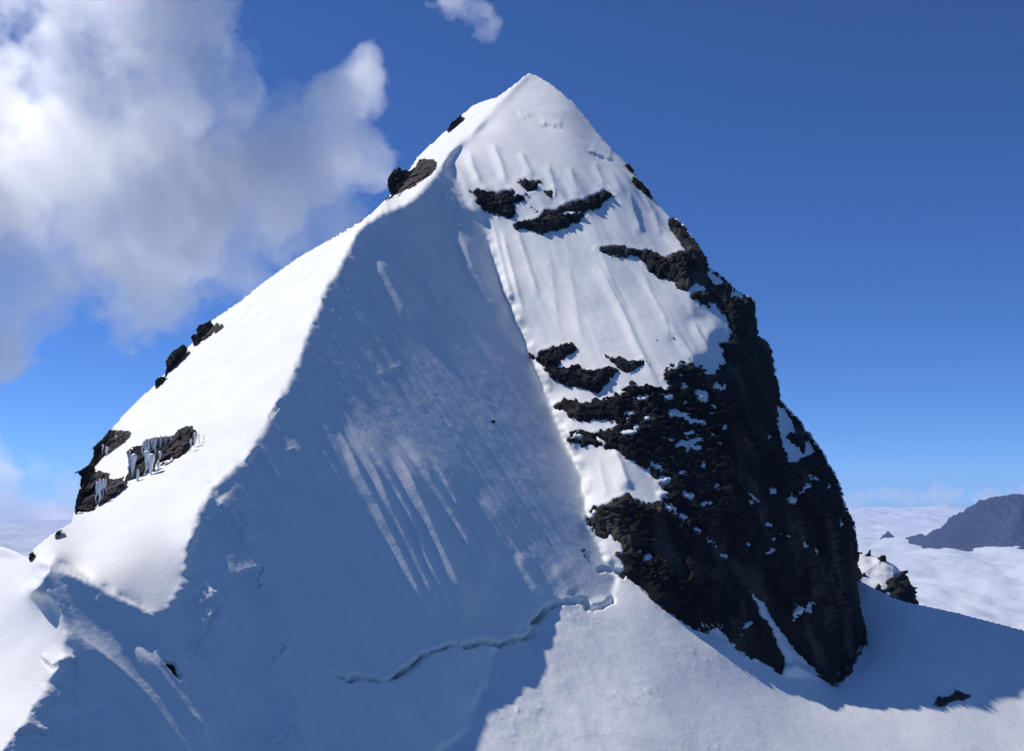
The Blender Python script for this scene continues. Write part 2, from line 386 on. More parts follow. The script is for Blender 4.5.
# ------------------------------------------------------------------ fine relief of the snow
STREAKS = [  # lit flutes on the shaded face: line, width px, height m
    ([(332, 411), (342, 438), (358, 474), (374, 502), (388, 532), (400, 556), (436, 630)], 6, .55),
    ([(346, 418), (360, 446), (374, 474), (384, 500), (396, 524), (408, 550), (446, 630)], 7, .6),
    ([(356, 424), (378, 460), (392, 486), (406, 514), (420, 550), (456, 628)], 5, .45),
    ([(390, 436), (400, 462), (414, 496), (428, 528), (440, 554), (472, 625)], 10, .9),
    ([(390, 424), (414, 460), (440, 500), (456, 524), (470, 550), (492, 585)], 4.5, .32),
    ([(402, 438), (424, 474), (446, 510), (462, 538), (478, 566)], 4, .28),
    ([(426, 452), (440, 474), (456, 504), (472, 528), (484, 550), (497, 576)], 4.5, .4),
    ([(476, 494), (490, 512), (508, 536), (530, 572)], 6, .3),
    ([(372, 252), (382, 272), (394, 292), (410, 322)], 6, .55),
    ([(422, 280), (430, 292), (438, 304)], 3, .25),
    ([(456, 222), (460, 240), (470, 268), (490, 302), (508, 326)], 9, .9),
    ([(62, 619), (82, 641), (102, 662), (142, 702), (178, 751), (230, 820)], 12, 1.0),
    ([(125, 639), (153, 677), (183, 718), (212, 752)], 12, .8),
    ([(516, 552), (530, 580), (541, 598)], 9, .25), ([(552, 565), (572, 597)], 6, .18), ([(505, 596), (520, 630)], 8, .22)]
GROOVES = [  # long runnels on the sunlit face: gentle left side, sharp right side
    ([(590, 252), (604, 276), (620, 306), (634, 336), (648, 366), (662, 390)], 9, .8), ([(600, 250), (616, 290), (628, 312)], 6, .4),
    ([(502, 226), (508, 250), (516, 284), (526, 318)], 6, .7), ([(516, 224), (524, 250), (534, 280), (540, 300)], 6, .6), ([(492, 215), (500, 250), (510, 290), (520, 330)], 4, .5),
    ([(640, 262), (650, 290), (664, 318), (672, 345)], 9, .5), ([(566, 250), (574, 290), (580, 330), (584, 350)], 11, .35), ([(548, 244), (554, 290), (560, 335)], 9, .3),
    ([(690, 318), (704, 342), (712, 360), (718, 372)], 8, .9), ([(668, 320), (684, 345), (700, 366)], 8, .6), ([(628, 190), (634, 214), (642, 236)], 8, .8), ([(652, 210), (662, 236)], 6, .4),
    ([(492, 140), (500, 160), (508, 186)], 9, .9), ([(470, 150), (474, 168), (482, 186)], 8, .8), ([(520, 150), (528, 168), (534, 178)], 7, .7), ([(548, 160), (552, 180), (556, 200)], 8, .6),
    ([(570, 165), (574, 185), (580, 200)], 9, .5), ([(594, 160), (600, 178), (604, 190)], 8, .5), ([(614, 446), (622, 466), (630, 492)], 14, 1.6), ([(598, 455), (604, 480), (608, 500)], 6, .3)]
STEPS = [  # sharp snow edges: line travelling left to right has its upper side raised
    ([(214, 500), (228, 515), (240, 530), (246, 546)], .8, 14, 0),
    ([(222, 574), (232, 575), (238, 576), (248, 571), (262, 570)], .45, 10, .5),
    ([(262, 566), (259, 580), (258, 590)], .5, 6, .5),
    ([(182, 668), (192, 652), (205, 630), (214, 612), (222, 600), (227, 584)], .5, 22, .5),
    ([(286, 645), (278, 655), (284, 636)], .5, 8, .3),
    ([(263, 748), (280, 740), (290, 725), (293, 700), (295, 690)], .5, 10, .4),
    ([(268, 750), (284, 744)], .6, 6, .5),
    ([(300, 752), (296, 735), (290, 722)], .4, 6, .4),
    ([(540, 127), (548, 125), (562, 129)], .7, 7, .7), ([(515, 113), (522, 117), (530, 118)], .4, 4, .3), ([(524, 118), (534, 118)], .4, 3, .4), ([(588, 152), (598, 156), (612, 160)], .6, 8, .5),
    ([(240, 472), (248, 470), (252, 462)], .5, 5, .4), ([(287, 455), (294, 450), (300, 456)], .5, 5, .2), ([(268, 420), (276, 408), (282, 398)], .5, 4, .4),
    ([(430, 316), (446, 312), (452, 314)], .35, 4, .3), ([(456, 226), (462, 224)], .5, 5, .6), ([(440, 196), (446, 203), (452, 206)], .7, 7, .2),
    ([(72, 712), (74, 690), (73, 660), (72, 652)], 1.3, 7, .4), ([(378, 377), (392, 372), (404, 366)], .25, 4, .2), ([(168, 620), (150, 615), (140, 613)], .3, 4, .3),
    ([(40, 655), (52, 668), (72, 660)], .6, 8, .4), ([(12, 735), (30, 728), (48, 738), (66, 728)], .6, 7, .5), ([(92, 600), (100, 606), (108, 604)], .35, 5, .4), ([(186, 618), (196, 606), (212, 600), (222, 590)], .4, 9, .3),
    ([(30, 700), (34, 712), (50, 705), (70, 690)], .4, 8, .3)]


def snow_relief(u, v, P):
    mf = MF(u, v); mu = MU(u, v); mg = MG(u, v); ml = ML(u, v)
    h = .45 * fbm(P / 45.0, 3) * (1 - .75 * mf) + .05 * fbm(P / 4.0, 3) * (1 - .6 * ml)
    h = h * (1 - .45 * ml)
    # flutes running down the fall line of the two faces
    tf = np.array([.58, .81, 0]); fl = np.array([.42, -.30, -.86])
    c = P @ tf; a = P @ fl
    h += mf * (.26 * noise(np.stack([c / 5, a / 110, c * 0], -1)) + .30 * noise(np.stack([c / 14, a / 150, c * 0 + 3], -1)) + .13 * noise(np.stack([c / 1.9, a / 60, c * 0 + 9], -1))
               + .012 * fbm(P / 1.8 + 3, 2))
    warp = 3 * noise(P / 60.0)
    c = P[..., 0] * .97 + .25 * P[..., 1] + .10 * P[..., 2] + warp
    a = P[..., 2]
    up = sstep(245, 200, v)
    h += mu * (1 - .75 * sstep(200, 150, v)) * (.17 * noise(np.stack([c / 4.2, a / 60, c * 0 + 5], -1)) + .50 * noise(np.stack([c / 9.5, a / 90, c * 0 + 8], -1)) + .06 * noise(np.stack([c / 1.6, a / 25, c * 0 + 2], -1))) * (1 - .3 * up)
    # draped snow lobes that end above the rock bands
    h += mu * up * .8 * sstep(150, 195, v) * (1 - 2 * np.abs(noise(np.stack([c / 10, a / 70, c * 0 + 1], -1)))) * .7
    # wind ripples and small avalanche debris on the lower lit slope
    q = np.stack([P[..., 0] * .9 + P[..., 1] * .2, P[..., 1] * .5, P[..., 2]], -1)
    h += mg * (.10 * fbm(q / 3.2, 4) + .20 * fbm(q / 16.0, 3)) * sstep(700, 560, u) * .8
    deb = np.clip(fbm(P / 2.2 + 40, 2) - .35, 0, 1) * sstep(-.1, .5, noise(P / 22.0))
    h += mg * .30 * deb * (u < 720)
    gul = np.stack([(P[..., 0] + .35 * P[..., 1]) / 9, P[..., 1] / 90, c * 0], -1)
    h += mg * .25 * noise(gul) * sstep(800, 640, u)
    # rough broken snow of the cornice wall at the lower left, and along the ridge
    rough = sstep(10, -10, np.hypot((u - 40) / 1.2, v - 725) - 55) + .8 * sstep(8, -8, np.hypot((u - 205), (v - 625) / 1.8) - 24)
    h += mf * rough * .55 * fbm(P / 4.5, 5, .55)
    rd, _, _ = line_d(RIDGE_MID + RIDGE_LOW, u, v)
    h += mf * np.exp(-rd / 9) * (.36 * fbm(P / 6.0, 4) + .2)
    pits = np.clip(fbm(P / 3.0 + 9, 3) - .45, 0, 1) * np.exp(-rd / 16)
    h -= mf * pits * 1.1
    for k, (ln, w, A) in enumerate(STREAKS):
        m = (u > min(p[0] for p in ln) - 40) & (u < max(p[0] for p in ln) + 40) & (v > min(p[1] for p in ln) - 30) & (v < max(p[1] for p in ln) + 30)
        if not m.any(): continue
        uu, vv = u[m], v[m]
        _, s, t = line_d(ln, uu, vv)   # travelling down: positive = right side in the picture
        s = -s + 1.3 * noise(np.stack([P[m] @ fl / 22, uu * 0 + k, uu * 0], -1)) + .5 * noise(np.stack([P[m] @ fl / 5, uu * 0 + k, uu * 0], -1))
        s = -s
        prof = np.where(s < 0, np.clip(1 + s / w, 0, 1), np.exp(-s / (1.8 * w)))
        env = sstep(0, .3, t) * sstep(1, .8, t)
        h[m] += 2.0 * A * prof * env
    for k, (ln, w, A) in enumerate(GROOVES):
        m = (u > min(p[0] for p in ln) - 30) & (u < max(p[0] for p in ln) + 30) & (v > min(p[1] for p in ln) - 20) & (v < max(p[1] for p in ln) + 20)
        if not m.any(): continue
        uu, vv = u[m], v[m]
        _, q, t = line_d(ln, uu, vv)
        q = q + 1.0 * noise(np.stack([vv / 22, uu * 0 + k, uu * 0], -1))
        prof = np.where(q < 0, np.clip(1 + q / w, 0, 1) ** 1.3, np.exp(-q / (.3 * w)))
        h[m] += A * prof * sstep(0, .25, t) * sstep(1, .8, t)
    for ln, A, w, cr in STEPS:
        m = (u > min(p[0] for p in ln) - 40) & (u < max(p[0] for p in ln) + 40) & (v > min(p[1] for p in ln) - 40) & (v < max(p[1] for p in ln) + 40)
        if not m.any(): continue
        uu, vv = u[m], v[m]
        ad, s, t = line_d(ln, uu + 1.5 * n2(uu, vv, 6, 2, 4.), vv + 1.5 * n2(uu, vv, 6, 2, 8.))
        env = sstep(0, .15, t) * sstep(1, .85, t) * np.exp(-np.maximum(ad - w * 2, 0) / 3)
        h[m] += env * np.where(s > 0, A * np.exp(-s / w), 0) - env * cr * np.exp(-(ad / 1.5) ** 2) * (s < .5)
    for ln, A in ((SCHRUND + SCHRUND2, .9), (SCHRUND3, .7)):
        m = (u > ln[0][0] - 30) & (u < ln[-1][0] + 30) & (v > 540) & (v < 720)
        if not m.any(): continue
        uu, vv = u[m], v[m]
        j = 3.2
        ad, s, t = line_d(ln, uu + 3.5 * n2(uu, vv, 17, 2, 14.) + 1.0 * n2(uu, vv, 4.5, 2, 15.), vv + 3.5 * n2(uu, vv, 17, 2, 18.) + 1.0 * n2(uu, vv, 4.5, 2, 19.))
        env = sstep(0, .05, t) * sstep(1, .97, t) * (0.45 + .55 * sstep(.1, .35, t)) if len(ln) > 6 else sstep(0, .1, t) * sstep(1, .9, t)
        wob = .75 + .5 * n2(uu, vv, 16, 2, 3.)
        h[m] += env * .4 * A * np.where(s > 0, np.exp(-s / 8), 0) - env * 6.5 * np.clip(.35 + 1.6 * n2(uu, vv, 9, 3, 5.) + wob * .5, .05, 2) * np.exp(-((s + 1.4) / 1.5) ** 2)
    return h


# ------------------------------------------------------------------ rock masks
def rock_mask(u, v):
    """signed distance (px) into the rock of the cliff, ragged, with the snow patches cut out"""
    j = 2.2 * n2(u, v, 6.5, 4, 2.)
    w = sstep(560, 540, v) + .25
    w = np.clip(w, 0, 1)
    s = sdf(CLIFF, u, v, 30)
    sil = sdf(SIL + CLIFF_R + [(835, 900), (-400, 900)], u, v, 30)
    edge = np.minimum(sil, 8)
    s = np.where((u > 640) & (sil < 8) & (s > -4), np.maximum(s, np.minimum(s + 8, 4)), s)
    # broken ground between field and cliff
    sp = sstep(60, 15, np.hypot((u - 675) / 1.3, v - 385)) * 3.2 * noise(np.stack([u / 7, v / 3.2, u * 0 + 4], -1))
    sp += sstep(75, 20, np.hypot(u - 640, (v - 408) * 2)) * 2.0 * noise(np.stack([u / 8, v / 3.2, u * 0 + 9], -1))
    s = s + j * w + sp
    for k, e in enumerate(HOLES):
        p = ell(*e, n=12, jit=.3)
        m = (np.abs(u - e[0]) < 26) & (np.abs(v - e[1]) < 26)
        if m.any(): s[m] = np.minimum(s[m], -sdf(p, u[m], v[m], 9) + 2.8 * n2(u[m], v[m] * 1.7, 4.2, 4, k * .7) - .2)
    fl = fbm(np.stack([u / 8.5 + v / 30, v / 3.6, u * 0 + 31], -1), 3)
    zone = sstep(90, 30, np.hypot(u - 680, (v - 425) * 1.1))
    thr = 1.05 - .72 * zone
    s = np.where(s > 2.5, np.minimum(s, (thr - fl) * 7), s)
    for k, p in enumerate(HOLE_POLYS):
        m = (np.abs(u - p[0][0]) < 80) & (np.abs(v - p[0][1]) < 80)
        if m.any(): s[m] = np.minimum(s[m], -sdf(p, u[m], v[m], 9) + 1.2 * n2(u[m], v[m], 5, 3, k + .3))
    return s


def field_mask(poly, u, v):
    p = np.asarray(poly, float)
    m = (u > p[:, 0].min() - 16) & (u < p[:, 0].max() + 16) & (v > p[:, 1].min() - 16) & (v < p[:, 1].max() + 16)
    out = np.full(u.shape, -14.0)
    uu = u[m]; vv = v[m]
    out[m] = sdf(poly, uu, vv, 14) + 1.1 * n2(uu, vv, 5, 3, 5.) + .4 * n2(uu, vv, 2.2, 2, 6.)
    return out


# ------------------------------------------------------------------ materials
def mat(name):
    m = bpy.data.materials.new(name); m.use_nodes = True
    nt = m.node_tree; nt.nodes.clear()
    out = nt.nodes.new('ShaderNodeOutputMaterial')
    return m, nt, out


def nd(nt, t, **kw):
    n = nt.nodes.new(t)
    for k, v in kw.items():
        if k in n.inputs: n.inputs[k].default_value = v
        else: setattr(n, k, v)
    return n


def snow_material():
    m, nt, out = mat('snow')
    L = nt.links.new
    tc = nd(nt, 'ShaderNodeTexCoord')
    b = nd(nt, 'ShaderNodeBsdfPrincipled', Roughness=.62)
    b.inputs['Specular IOR Level'].default_value = .25
    n1 = nd(nt, 'ShaderNodeTexNoise', Scale=.08, Detail=6.0)
    cr = nd(nt, 'ShaderNodeValToRGB')
    cr.color_ramp.elements[0].position = .3; cr.color_ramp.elements[0].color = (.79, .79, .77, 1)
    cr.color_ramp.elements[1].position = .65; cr.color_ramp.elements[1].color = (.87, .86, .83, 1)
    L(tc.outputs['Object'], n1.inputs['Vector']); L(n1.outputs['Fac'], cr.inputs[0]); L(cr.outputs[0], b.inputs['Base Color'])
    n2_ = nd(nt, 'ShaderNodeTexNoise', Scale=1.1, Detail=8.0, Roughness=.6)
    L(tc.outputs['Object'], n2_.inputs['Vector'])
    bp = nd(nt, 'ShaderNodeBump', Strength=.32, Distance=.3)
    L(n2_.outputs['Fac'], bp.inputs['Height'])
    L(bp.outputs[0], b.inputs['Normal'])
    L(b.outputs[0], out.inputs[0])
    return m


def rock_material(name, dark, light, warm, snowy=.0, sc=1.0):
    m, nt, out = mat(name)
    L = nt.links.new
    tc = nd(nt, 'ShaderNodeTexCoord')
    mp = nd(nt, 'ShaderNodeMapping'); mp.inputs['Scale'].default_value = (1, 1, .16)
    mp.inputs['Rotation'].default_value = (.15, .1, 0)
    L(tc.outputs['Object'], mp.inputs[0])
    b = nd(nt, 'ShaderNodeBsdfPrincipled', Roughness=.9)
    b.inputs['Specular IOR Level'].default_value = .2
    a = nd(nt, 'ShaderNodeTexNoise', Scale=.09 * sc, Detail=9.0, Roughness=.6)
    L(mp.outputs[0], a.inputs['Vector'])
    cr = nd(nt, 'ShaderNodeValToRGB')
    e = cr.color_ramp.elements
    e[0].position = .38; e[0].color = (*dark, 1)
    e[1].position = .64; e[1].color = (*warm, 1)
    x = e.new(.53); x.color = (*light, 1)
    L(a.outputs['Fac'], cr.inputs[0])
    vo = nd(nt, 'ShaderNodeTexNoise', Scale=1.2 * sc, Detail=8.0, Roughness=.7)
    L(tc.outputs['Object'], vo.inputs['Vector'])
    mx = nd(nt, 'ShaderNodeMix', data_type='RGBA', blend_type='MULTIPLY'); mx.inputs[0].default_value = .8
    r2 = nd(nt, 'ShaderNodeValToRGB'); r2.color_ramp.elements[0].position = .3; r2.color_ramp.elements[0].color = (.35, .35, .35, 1)
    r2.color_ramp.elements[1].position = .7; r2.color_ramp.elements[1].color = (1.4, 1.4, 1.4, 1)
    L(vo.outputs['Fac'], r2.inputs[0])
    L(cr.outputs[0], mx.inputs[6]); L(r2.outputs[0], mx.inputs[7])
    col = mx.outputs[2]
    if snowy > 0:   # rime and powder caught on ledges
        g = nd(nt, 'ShaderNodeNewGeometry'); sp = nd(nt, 'ShaderNodeSeparateXYZ'); L(g.outputs['Normal'], sp.inputs[0])
        nn = nd(nt, 'ShaderNodeTexNoise', Scale=.5, Detail=6.0); L(tc.outputs['Object'], nn.inputs['Vector'])
        ad = nd(nt, 'ShaderNodeMath', operation='MULTIPLY_ADD'); L(nn.outputs['Fac'], ad.inputs[0]); ad.inputs[1].default_value = .8; L(sp.outputs['Z'], ad.inputs[2])
        mr = nd(nt, 'ShaderNodeMapRange'); mr.inputs[1].default_value = 1.32 - snowy; mr.inputs[2].default_value = 1.42 - snowy; L(ad.outputs[0], mr.inputs[0])
        m2 = nd(nt, 'ShaderNodeMix', data_type='RGBA'); L(mr.outputs[0], m2.inputs[0]); L(col, m2.inputs[6]); m2.inputs[7].default_value = (.8, .82, .85, 1)
        col = m2.outputs[2]
    L(col, b.inputs['Base Color'])
    bp = nd(nt, 'ShaderNodeBump', Strength=.8, Distance=.8); L(vo.outputs['Fac'], bp.inputs['Height']); L(bp.outputs[0], b.inputs['Normal'])
    L(b.outputs[0], out.inputs[0])
    return m


M_SNOW = snow_material()
M_CLIFF = rock_material('dark_cliff_rock', (.006, .006, .006), (.018, .017, .015), (.090, .074, .056), 0, 1.0)
M_ROCK = rock_material('dark_outcrop_rock', (.010, .010, .010), (.024, .021, .020), (.055, .045, .038), 0.0)
M_ROCKL = rock_material('brown_ridge_rock', (.022, .019, .018), (.060, .050, .046), (.120, .095, .085), 0.0, 1.6)
m, nt, out = mat('ice'); b = nd(nt, 'ShaderNodeBsdfPrincipled', Roughness=.3); b.inputs['Base Color'].default_value = (.80, .84, .84, 1)
nz = nd(nt, 'ShaderNodeTexNoise', Scale=1.5, Detail=4.0); bp = nd(nt, 'ShaderNodeBump', Strength=.5, Distance=.3); nt.links.new(nz.outputs['Fac'], bp.inputs['Height'])
nt.links.new(bp.outputs[0], b.inputs['Normal']); nt.links.new(b.outputs[0], out.inputs[0]); M_ICE = m


# ------------------------------------------------------------------ mesh helpers
def link_mesh(name, P, quads, material, tris=None, smooth=True):
    me = bpy.data.meshes.new(name)
    nq = len(quads); nt_ = 0 if tris is None else len(tris)
    me.vertices.add(len(P)); me.vertices.foreach_set('co', np.ascontiguousarray(P, dtype=np.float32).ravel())
    loops = np.asarray(quads, np.int32).ravel()
    starts = np.arange(nq) * 4; tot = np.full(nq, 4)
    if nt_:
        loops = np.concatenate([loops, np.asarray(tris, np.int32).ravel()])
        starts = np.concatenate([starts, nq * 4 + np.arange(nt_) * 3]); tot = np.concatenate([tot, np.full(nt_, 3)])
    me.loops.add(len(loops)); me.loops.foreach_set('vertex_index', loops)
    me.polygons.add(nq + nt_); me.polygons.foreach_set('loop_start', starts.astype(np.int32))
    me.polygons.foreach_set('use_smooth', np.full(nq + nt_, smooth))
    me.update(calc_edges=True); me.validate()
    me.materials.append(material)
    o = bpy.data.objects.new(name, me); COL.objects.link(o)
    return o


def grid_mesh(name, P, keep, material, smooth=True):
    """P (h,w,3), keep (h-1,w-1) quads"""
    h, w = P.shape[:2]
    idx = np.arange(h * w).reshape(h, w)
    q = np.stack([idx[:-1, :-1], idx[1:, :-1], idx[1:, 1:], idx[:-1, 1:]], -1)[keep]
    used = np.unique(q); remap = np.full(h * w, -1); remap[used] = np.arange(len(used))
    return link_mesh(name, P.reshape(-1, 3)[used], remap[q], material, smooth=smooth)


def tag(o, label=None, cat=None, group=None, kind=None):
    if label: o['label'] = label
    if cat: o['category'] = cat
    if group: o['group'] = group
    if kind: o['kind'] = kind
    return o


def normals(P):
    du = np.zeros_like(P); dv = np.zeros_like(P)
    du[:, 1:-1] = P[:, 2:] - P[:, :-2]; du[:, 0] = P[:, 1] - P[:, 0]; du[:, -1] = P[:, -1] - P[:, -2]
    dv[1:-1] = P[2:] - P[:-2]; dv[0] = P[1] - P[0]; dv[-1] = P[-1] - P[-2]
    n = np.cross(dv, du); n /= np.linalg.norm(n, axis=-1)[..., None] + 1e-9
    s = np.sign((n * P).sum(-1)); n *= -s[..., None]
    return n


def folded(U, V, D, depth, KMAX):
    """positions: inside the outline on the depth field; outside it the surface rolls over the skyline and drops away behind"""
    gy, gx = np.gradient(D, V[1, 0] - V[0, 0], U[0, 1] - U[0, 0]); g = np.hypot(gx, gy) + 1e-6
    gx /= g; gy /= g
    k = np.clip(-D, 0, KMAX)
    out = D < 0
    bu = U + gx * (k + .6) ; bv = V + gy * (k + .6)
    z_b = depth(np.where(out, bu, U), np.where(out, bv, V))
    uu = np.where(out, U + gx * (k + .09 * k ** 3), U); vv = np.where(out, V + gy * (k + .09 * k ** 3), V)
    z = np.where(out, z_b + .62 * k ** 2, z_b)
    return ray(uu, vv) * z[..., None], k, out


# ------------------------------------------------------------------ main snow sheet
def snow_main():
    st = 1.5
    us = np.arange(-309, 1180, st); vs = np.arange(60, 901, st)
    U, V = np.meshgrid(us, vs)
    D = sdf(SIL + CLIFF_R + [(822, 675), (784, 676), (749, 659), (716, 635), (699, 640), (699, 1000), (-500, 1000)], U, V, 30)
    KM = 13
    P0, k, out = folded(U, V, D, depthA, KM)
    Nn = normals(P0)
    h = snow_relief(U, V, P0)
    rs = rock_mask(U, V)
    for poly, A, _ in FIELD_ROCKS: rs = np.maximum(rs, field_mask(poly, U, V))
    rs = np.maximum(rs, sdf(WEDGE, U, V, 14))
    for e in HOLES:
        m = (np.abs(U - e[0]) < 16) & (np.abs(V - e[1]) < 12)
        q = np.hypot((U[m] - e[0]) / (e[2] + 1), (V[m] - e[1]) / (e[3] + 1))
        h[m] += sstep(1.3, .7, q) * (.15 + .17 * np.clip(V[m] - e[1] + e[3], 0, 2 * e[3]))
    h = h - np.clip(rs * .40 + .15, 0, 2.2) + .22 * sstep(-4, -.5, rs) * sstep(1, -.5, rs)
    fade = np.where(out, sstep(KM, 2, k), 1)
    P = P0 + Nn * (h * fade)[..., None]
    seam = (U > 696.5)
    inside = D > -KM + .01
    # the part right of the seam below the cliff foot belongs to the basin sheet
    keep = inside[:-1, :-1] & inside[1:, :-1] & inside[1:, 1:] & inside[:-1, 1:]
    foot = (U > 698.9) & (D < 0) & (V > 600) & (U < 840)
    kf = foot[:-1, :-1] | foot[1:, :-1] | foot[1:, 1:] | foot[:-1, 1:]
    low = (U > 698.9) & (V > 636) & (U < 706)
    keep &= ~kf
    o = grid_mesh('snow_mountain', P, keep, M_SNOW)
    tag(o, 'steep snow pyramid with a sharp sunlit left ridge and shaded fluted face', 'mountain', kind='structure')
    return U, V, P, D


SM = snow_main()


def snow_basin():
    st = 1.5
    us = np.arange(699, 1300, st); vs = np.arange(561, 901, st)
    U, V = np.meshgrid(us, vs)
    crest = [(770, 540)] + BASIN_CREST
    contact = [(690, 622), (704, 633), (716, 628), (725, 637), (736, 648), (749, 658), (771, 668), (784, 672), (822, 675), (835, 681)]
    poly = [(699, 618), (716, 612), (749, 640), (775, 648), (790, 600), (800, 556)] + BASIN_CREST + [(1400, 1000), (699, 1000)]
    D = sdf(poly, U, V, 30)
    # no fold on the hidden left boundary: only along the crest
    left = U < 846
    KM = 13
    P0, k, out = folded(U, V, D, depthB, KM)
    Nn = normals(P0)
    h = snow_relief(U, V, P0)
    # wind scoop round the foot of the cliff
    cd = -sdf(CLIFF, U, V, 40)
    h -= 1.2 * np.exp(-np.clip(cd, 0, 60) / 9) * sstep(800, 850, U)
    back = np.clip(-cd, 0, 30) * (V < 690)
    h -= .25 * back
    hole = sdf(HOLLOW, U, V, 14)
    h -= np.clip(hole * .5, 0, 1.5)
    P = P0 + Nn * h[..., None]
    ins = (D > -KM + .01) & ~((D < 0) & left)
    keep = ins[:-1, :-1] & ins[1:, :-1] & ins[1:, 1:] & ins[:-1, 1:]
    o = grid_mesh('snow_basin', P, keep, M_SNOW)
    tag(o, 'smooth snow saddle curving right below the dark cliff, half in blue shadow', 'snow slope', kind='structure')


snow_basin()


# ------------------------------------------------------------------ the cliff
def cliff():
    st = 1.0
    us = np.arange(540, 885, st); vs = np.arange(205, 700, st)
    U, V = np.meshgrid(us, vs)
    D = sdf(SIL + CLIFF_R + [(835, 1200), (-400, 1200)], U, V, 30)
    D = D + (1.5 * n2(U, V, 7, 4, 12.)) * sstep(12, 0, np.abs(D)) * (V < 560)
    KM = 13
    P0, k, out = folded(U, V, D, depthA, KM)
    Nn = normals(P0)
    rs = rock_mask(U, V)
    Ps = P0 * np.array([1, 1, .55])
    t = Ps @ np.array([.35, .2, .9])
    W_ = P0 + 2.0 * np.stack([noise(P0 / 7), noise(P0 / 7 + 50), noise(P0 / 7 + 90)], -1)
    rough = 3.0 * fbm(np.stack([P0[..., 0] / 24, P0[..., 1] / 24, P0[..., 2] / 80], -1), 2, .5, True) + 4.4 * crag(W_ * np.array([1, 1, .5]), 19, 1) + 2.0 * crag(W_ * np.array([1, 1, .7]), 8.5, 2) * sstep(-.5, .6, noise(P0 / 21)) + .7 * crag(P0 * np.array([1, 1, 1.3]), 3.2, 3) * sstep(-.3, .7, noise(P0 / 15 + 30)) + .45 * fbm(P0 / 3.5, 4)
    # strata steps, tilted
    s = (P0 @ np.array([-.25, 0, 1.0])) / 7 + 1.2 * fbm(P0 / 30, 2)
    stair = (s - np.floor(s)); rough += 1.3 * (stair - .5)
    inner = (1 - .6 * sstep(600, 660, V)) * sstep(0, 14, rs) * (1 - .5 * sstep(4, 0, np.abs(D)) * (V < 570))
    hh = .9 * np.clip(rs * .5, -3.5, 1) + .4 + inner * (rough * .62 + .6)
    hh = np.where(rs < 0, np.minimum(hh, -.1 + rs * .4), hh)
    fade = np.where(out, sstep(KM + 4, 2, k), 1)
    P = P0 + Nn * (hh * fade)[..., None]
    ins = (D > -KM + .01) & (rs > -4)
    ins &= ~((D < 0) & (U < 640))
    keep = ins[:-1, :-1] & ins[1:, :-1] & ins[1:, 1:] & ins[:-1, 1:]
    o = grid_mesh('rock_cliff', P, keep, M_CLIFF, smooth=False)
    tag(o, 'huge near black rock cliff on the right flank, flecked with small snow patches', 'cliff')


cliff()


# ------------------------------------------------------------------ outcrops in the snow
def field_rock(poly, A, label, material=M_ROCK, name='rock_outcrop', cat='rock outcrop', group=None, depth=depthA, st=.6, ragged=True):
    p = np.asarray(poly, float); mg = 6
    us = np.arange(p[:, 0].min() - mg, p[:, 0].max() + mg, st); vs = np.arange(p[:, 1].min() - mg, p[:, 1].max() + mg, st)
    U, V = np.meshgrid(us, vs)
    P0 = ray(U, V) * depth(U, V)[..., None]
    Nn = normals(P0)
    s = field_mask(poly, U, V) if ragged else sdf(poly, U, V, 14) + .4 * n2(U, V, 2.5, 2, 6.)
    # lower part overhangs, upper part slides under the snow
    ins = s > 0
    run = np.cumsum(ins, 0) * ins
    tot = np.maximum(ins.sum(0), 1)
    low = np.clip(run / tot[None], 0, 1)
    prof = A * (.35 + .65 * low) * (1 - np.exp(-np.clip(s, 0, 30) / 2.2))
    hh = np.where(s > 0, .25 + prof + (1.1 * crag(P0 * np.array([1, 1, 1.6]), 3.4, 4) + .5 * crag(P0, 1.4, 5) + .12 * fbm(P0 / .7, 2)) * min(1, A / 2) * np.clip(s / 2, 0, 1), s * .5)
    P = P0 + Nn * hh[..., None]
    keep = (s > -3); keep = keep[:-1, :-1] & keep[1:, :-1] & keep[1:, 1:] & keep[:-1, 1:]
    if not keep.any(): return None
    o = grid_mesh(name, P, keep, material, smooth=False)
    return tag(o, label, cat, group)


for poly, A, lab in FIELD_ROCKS:
    field_rock(poly, A, lab, group='dark rocks breaking through the snow face')
field_rock(WEDGE, 1.2, 'narrow dark rock wedge under the snow lip at the lower left of the shaded face')
field_rock(HOLLOW, .2, 'small half buried rock lying alone in the shadowed snow saddle at the right', depth=depthB, material=M_ROCKL)
SPK = {0: 'small flat stone on the sunlit snow face left of its middle, beside the shadow edge', 1: 'tiny stone up and left of the flat stone on the sunlit face',
       7: 'single tiny dark stone in the middle of the shaded snow face', 15: 'tiny rock on snow just above the long slanting rock band',
       5: 'tiny stone on the snow strip between blocky rock and long band', 6: 'tiniest stone on the snow strip below the small summit rock',
       2: 'tiny stone on the right part of the sunlit snow face', 3: 'tiny stone just below another on the right of the sunlit face', 4: 'lone tiny stone at the far right of the sunlit face',
       8: 'tiny stone at the foot of the sunlit face nearest the dark cliff', 14: 'thin stone sliver above the cliff edge below the ragged rock strip',
       17: 'tiny stone on shaded snow left of the lower cliff', 18: 'tiny stone below another, left of the lower cliff',
       19: 'uppermost long dark stone near the bottom left of the shaded face', 20: 'dark stone in the middle of the cluster at the lower left of the shaded face', 21: 'lowest dark stone of the cluster at the bottom left of the shaded face',
       22: 'tiniest stone beside the cluster at the bottom left of the shaded face', 23: 'thin dark stone splinter on bright snow left of the col'}
for k, e in enumerate(SPECKS):
    field_rock(ell(e[0], e[1], e[2] * .8, e[3] * .8, e[4]), .25, SPK.get(k, 'small dark stone among broken rocks where the sunlit snow face meets the cliff'), name='stone', cat='stone', group='small stones on the snow', st=.4, ragged=False)


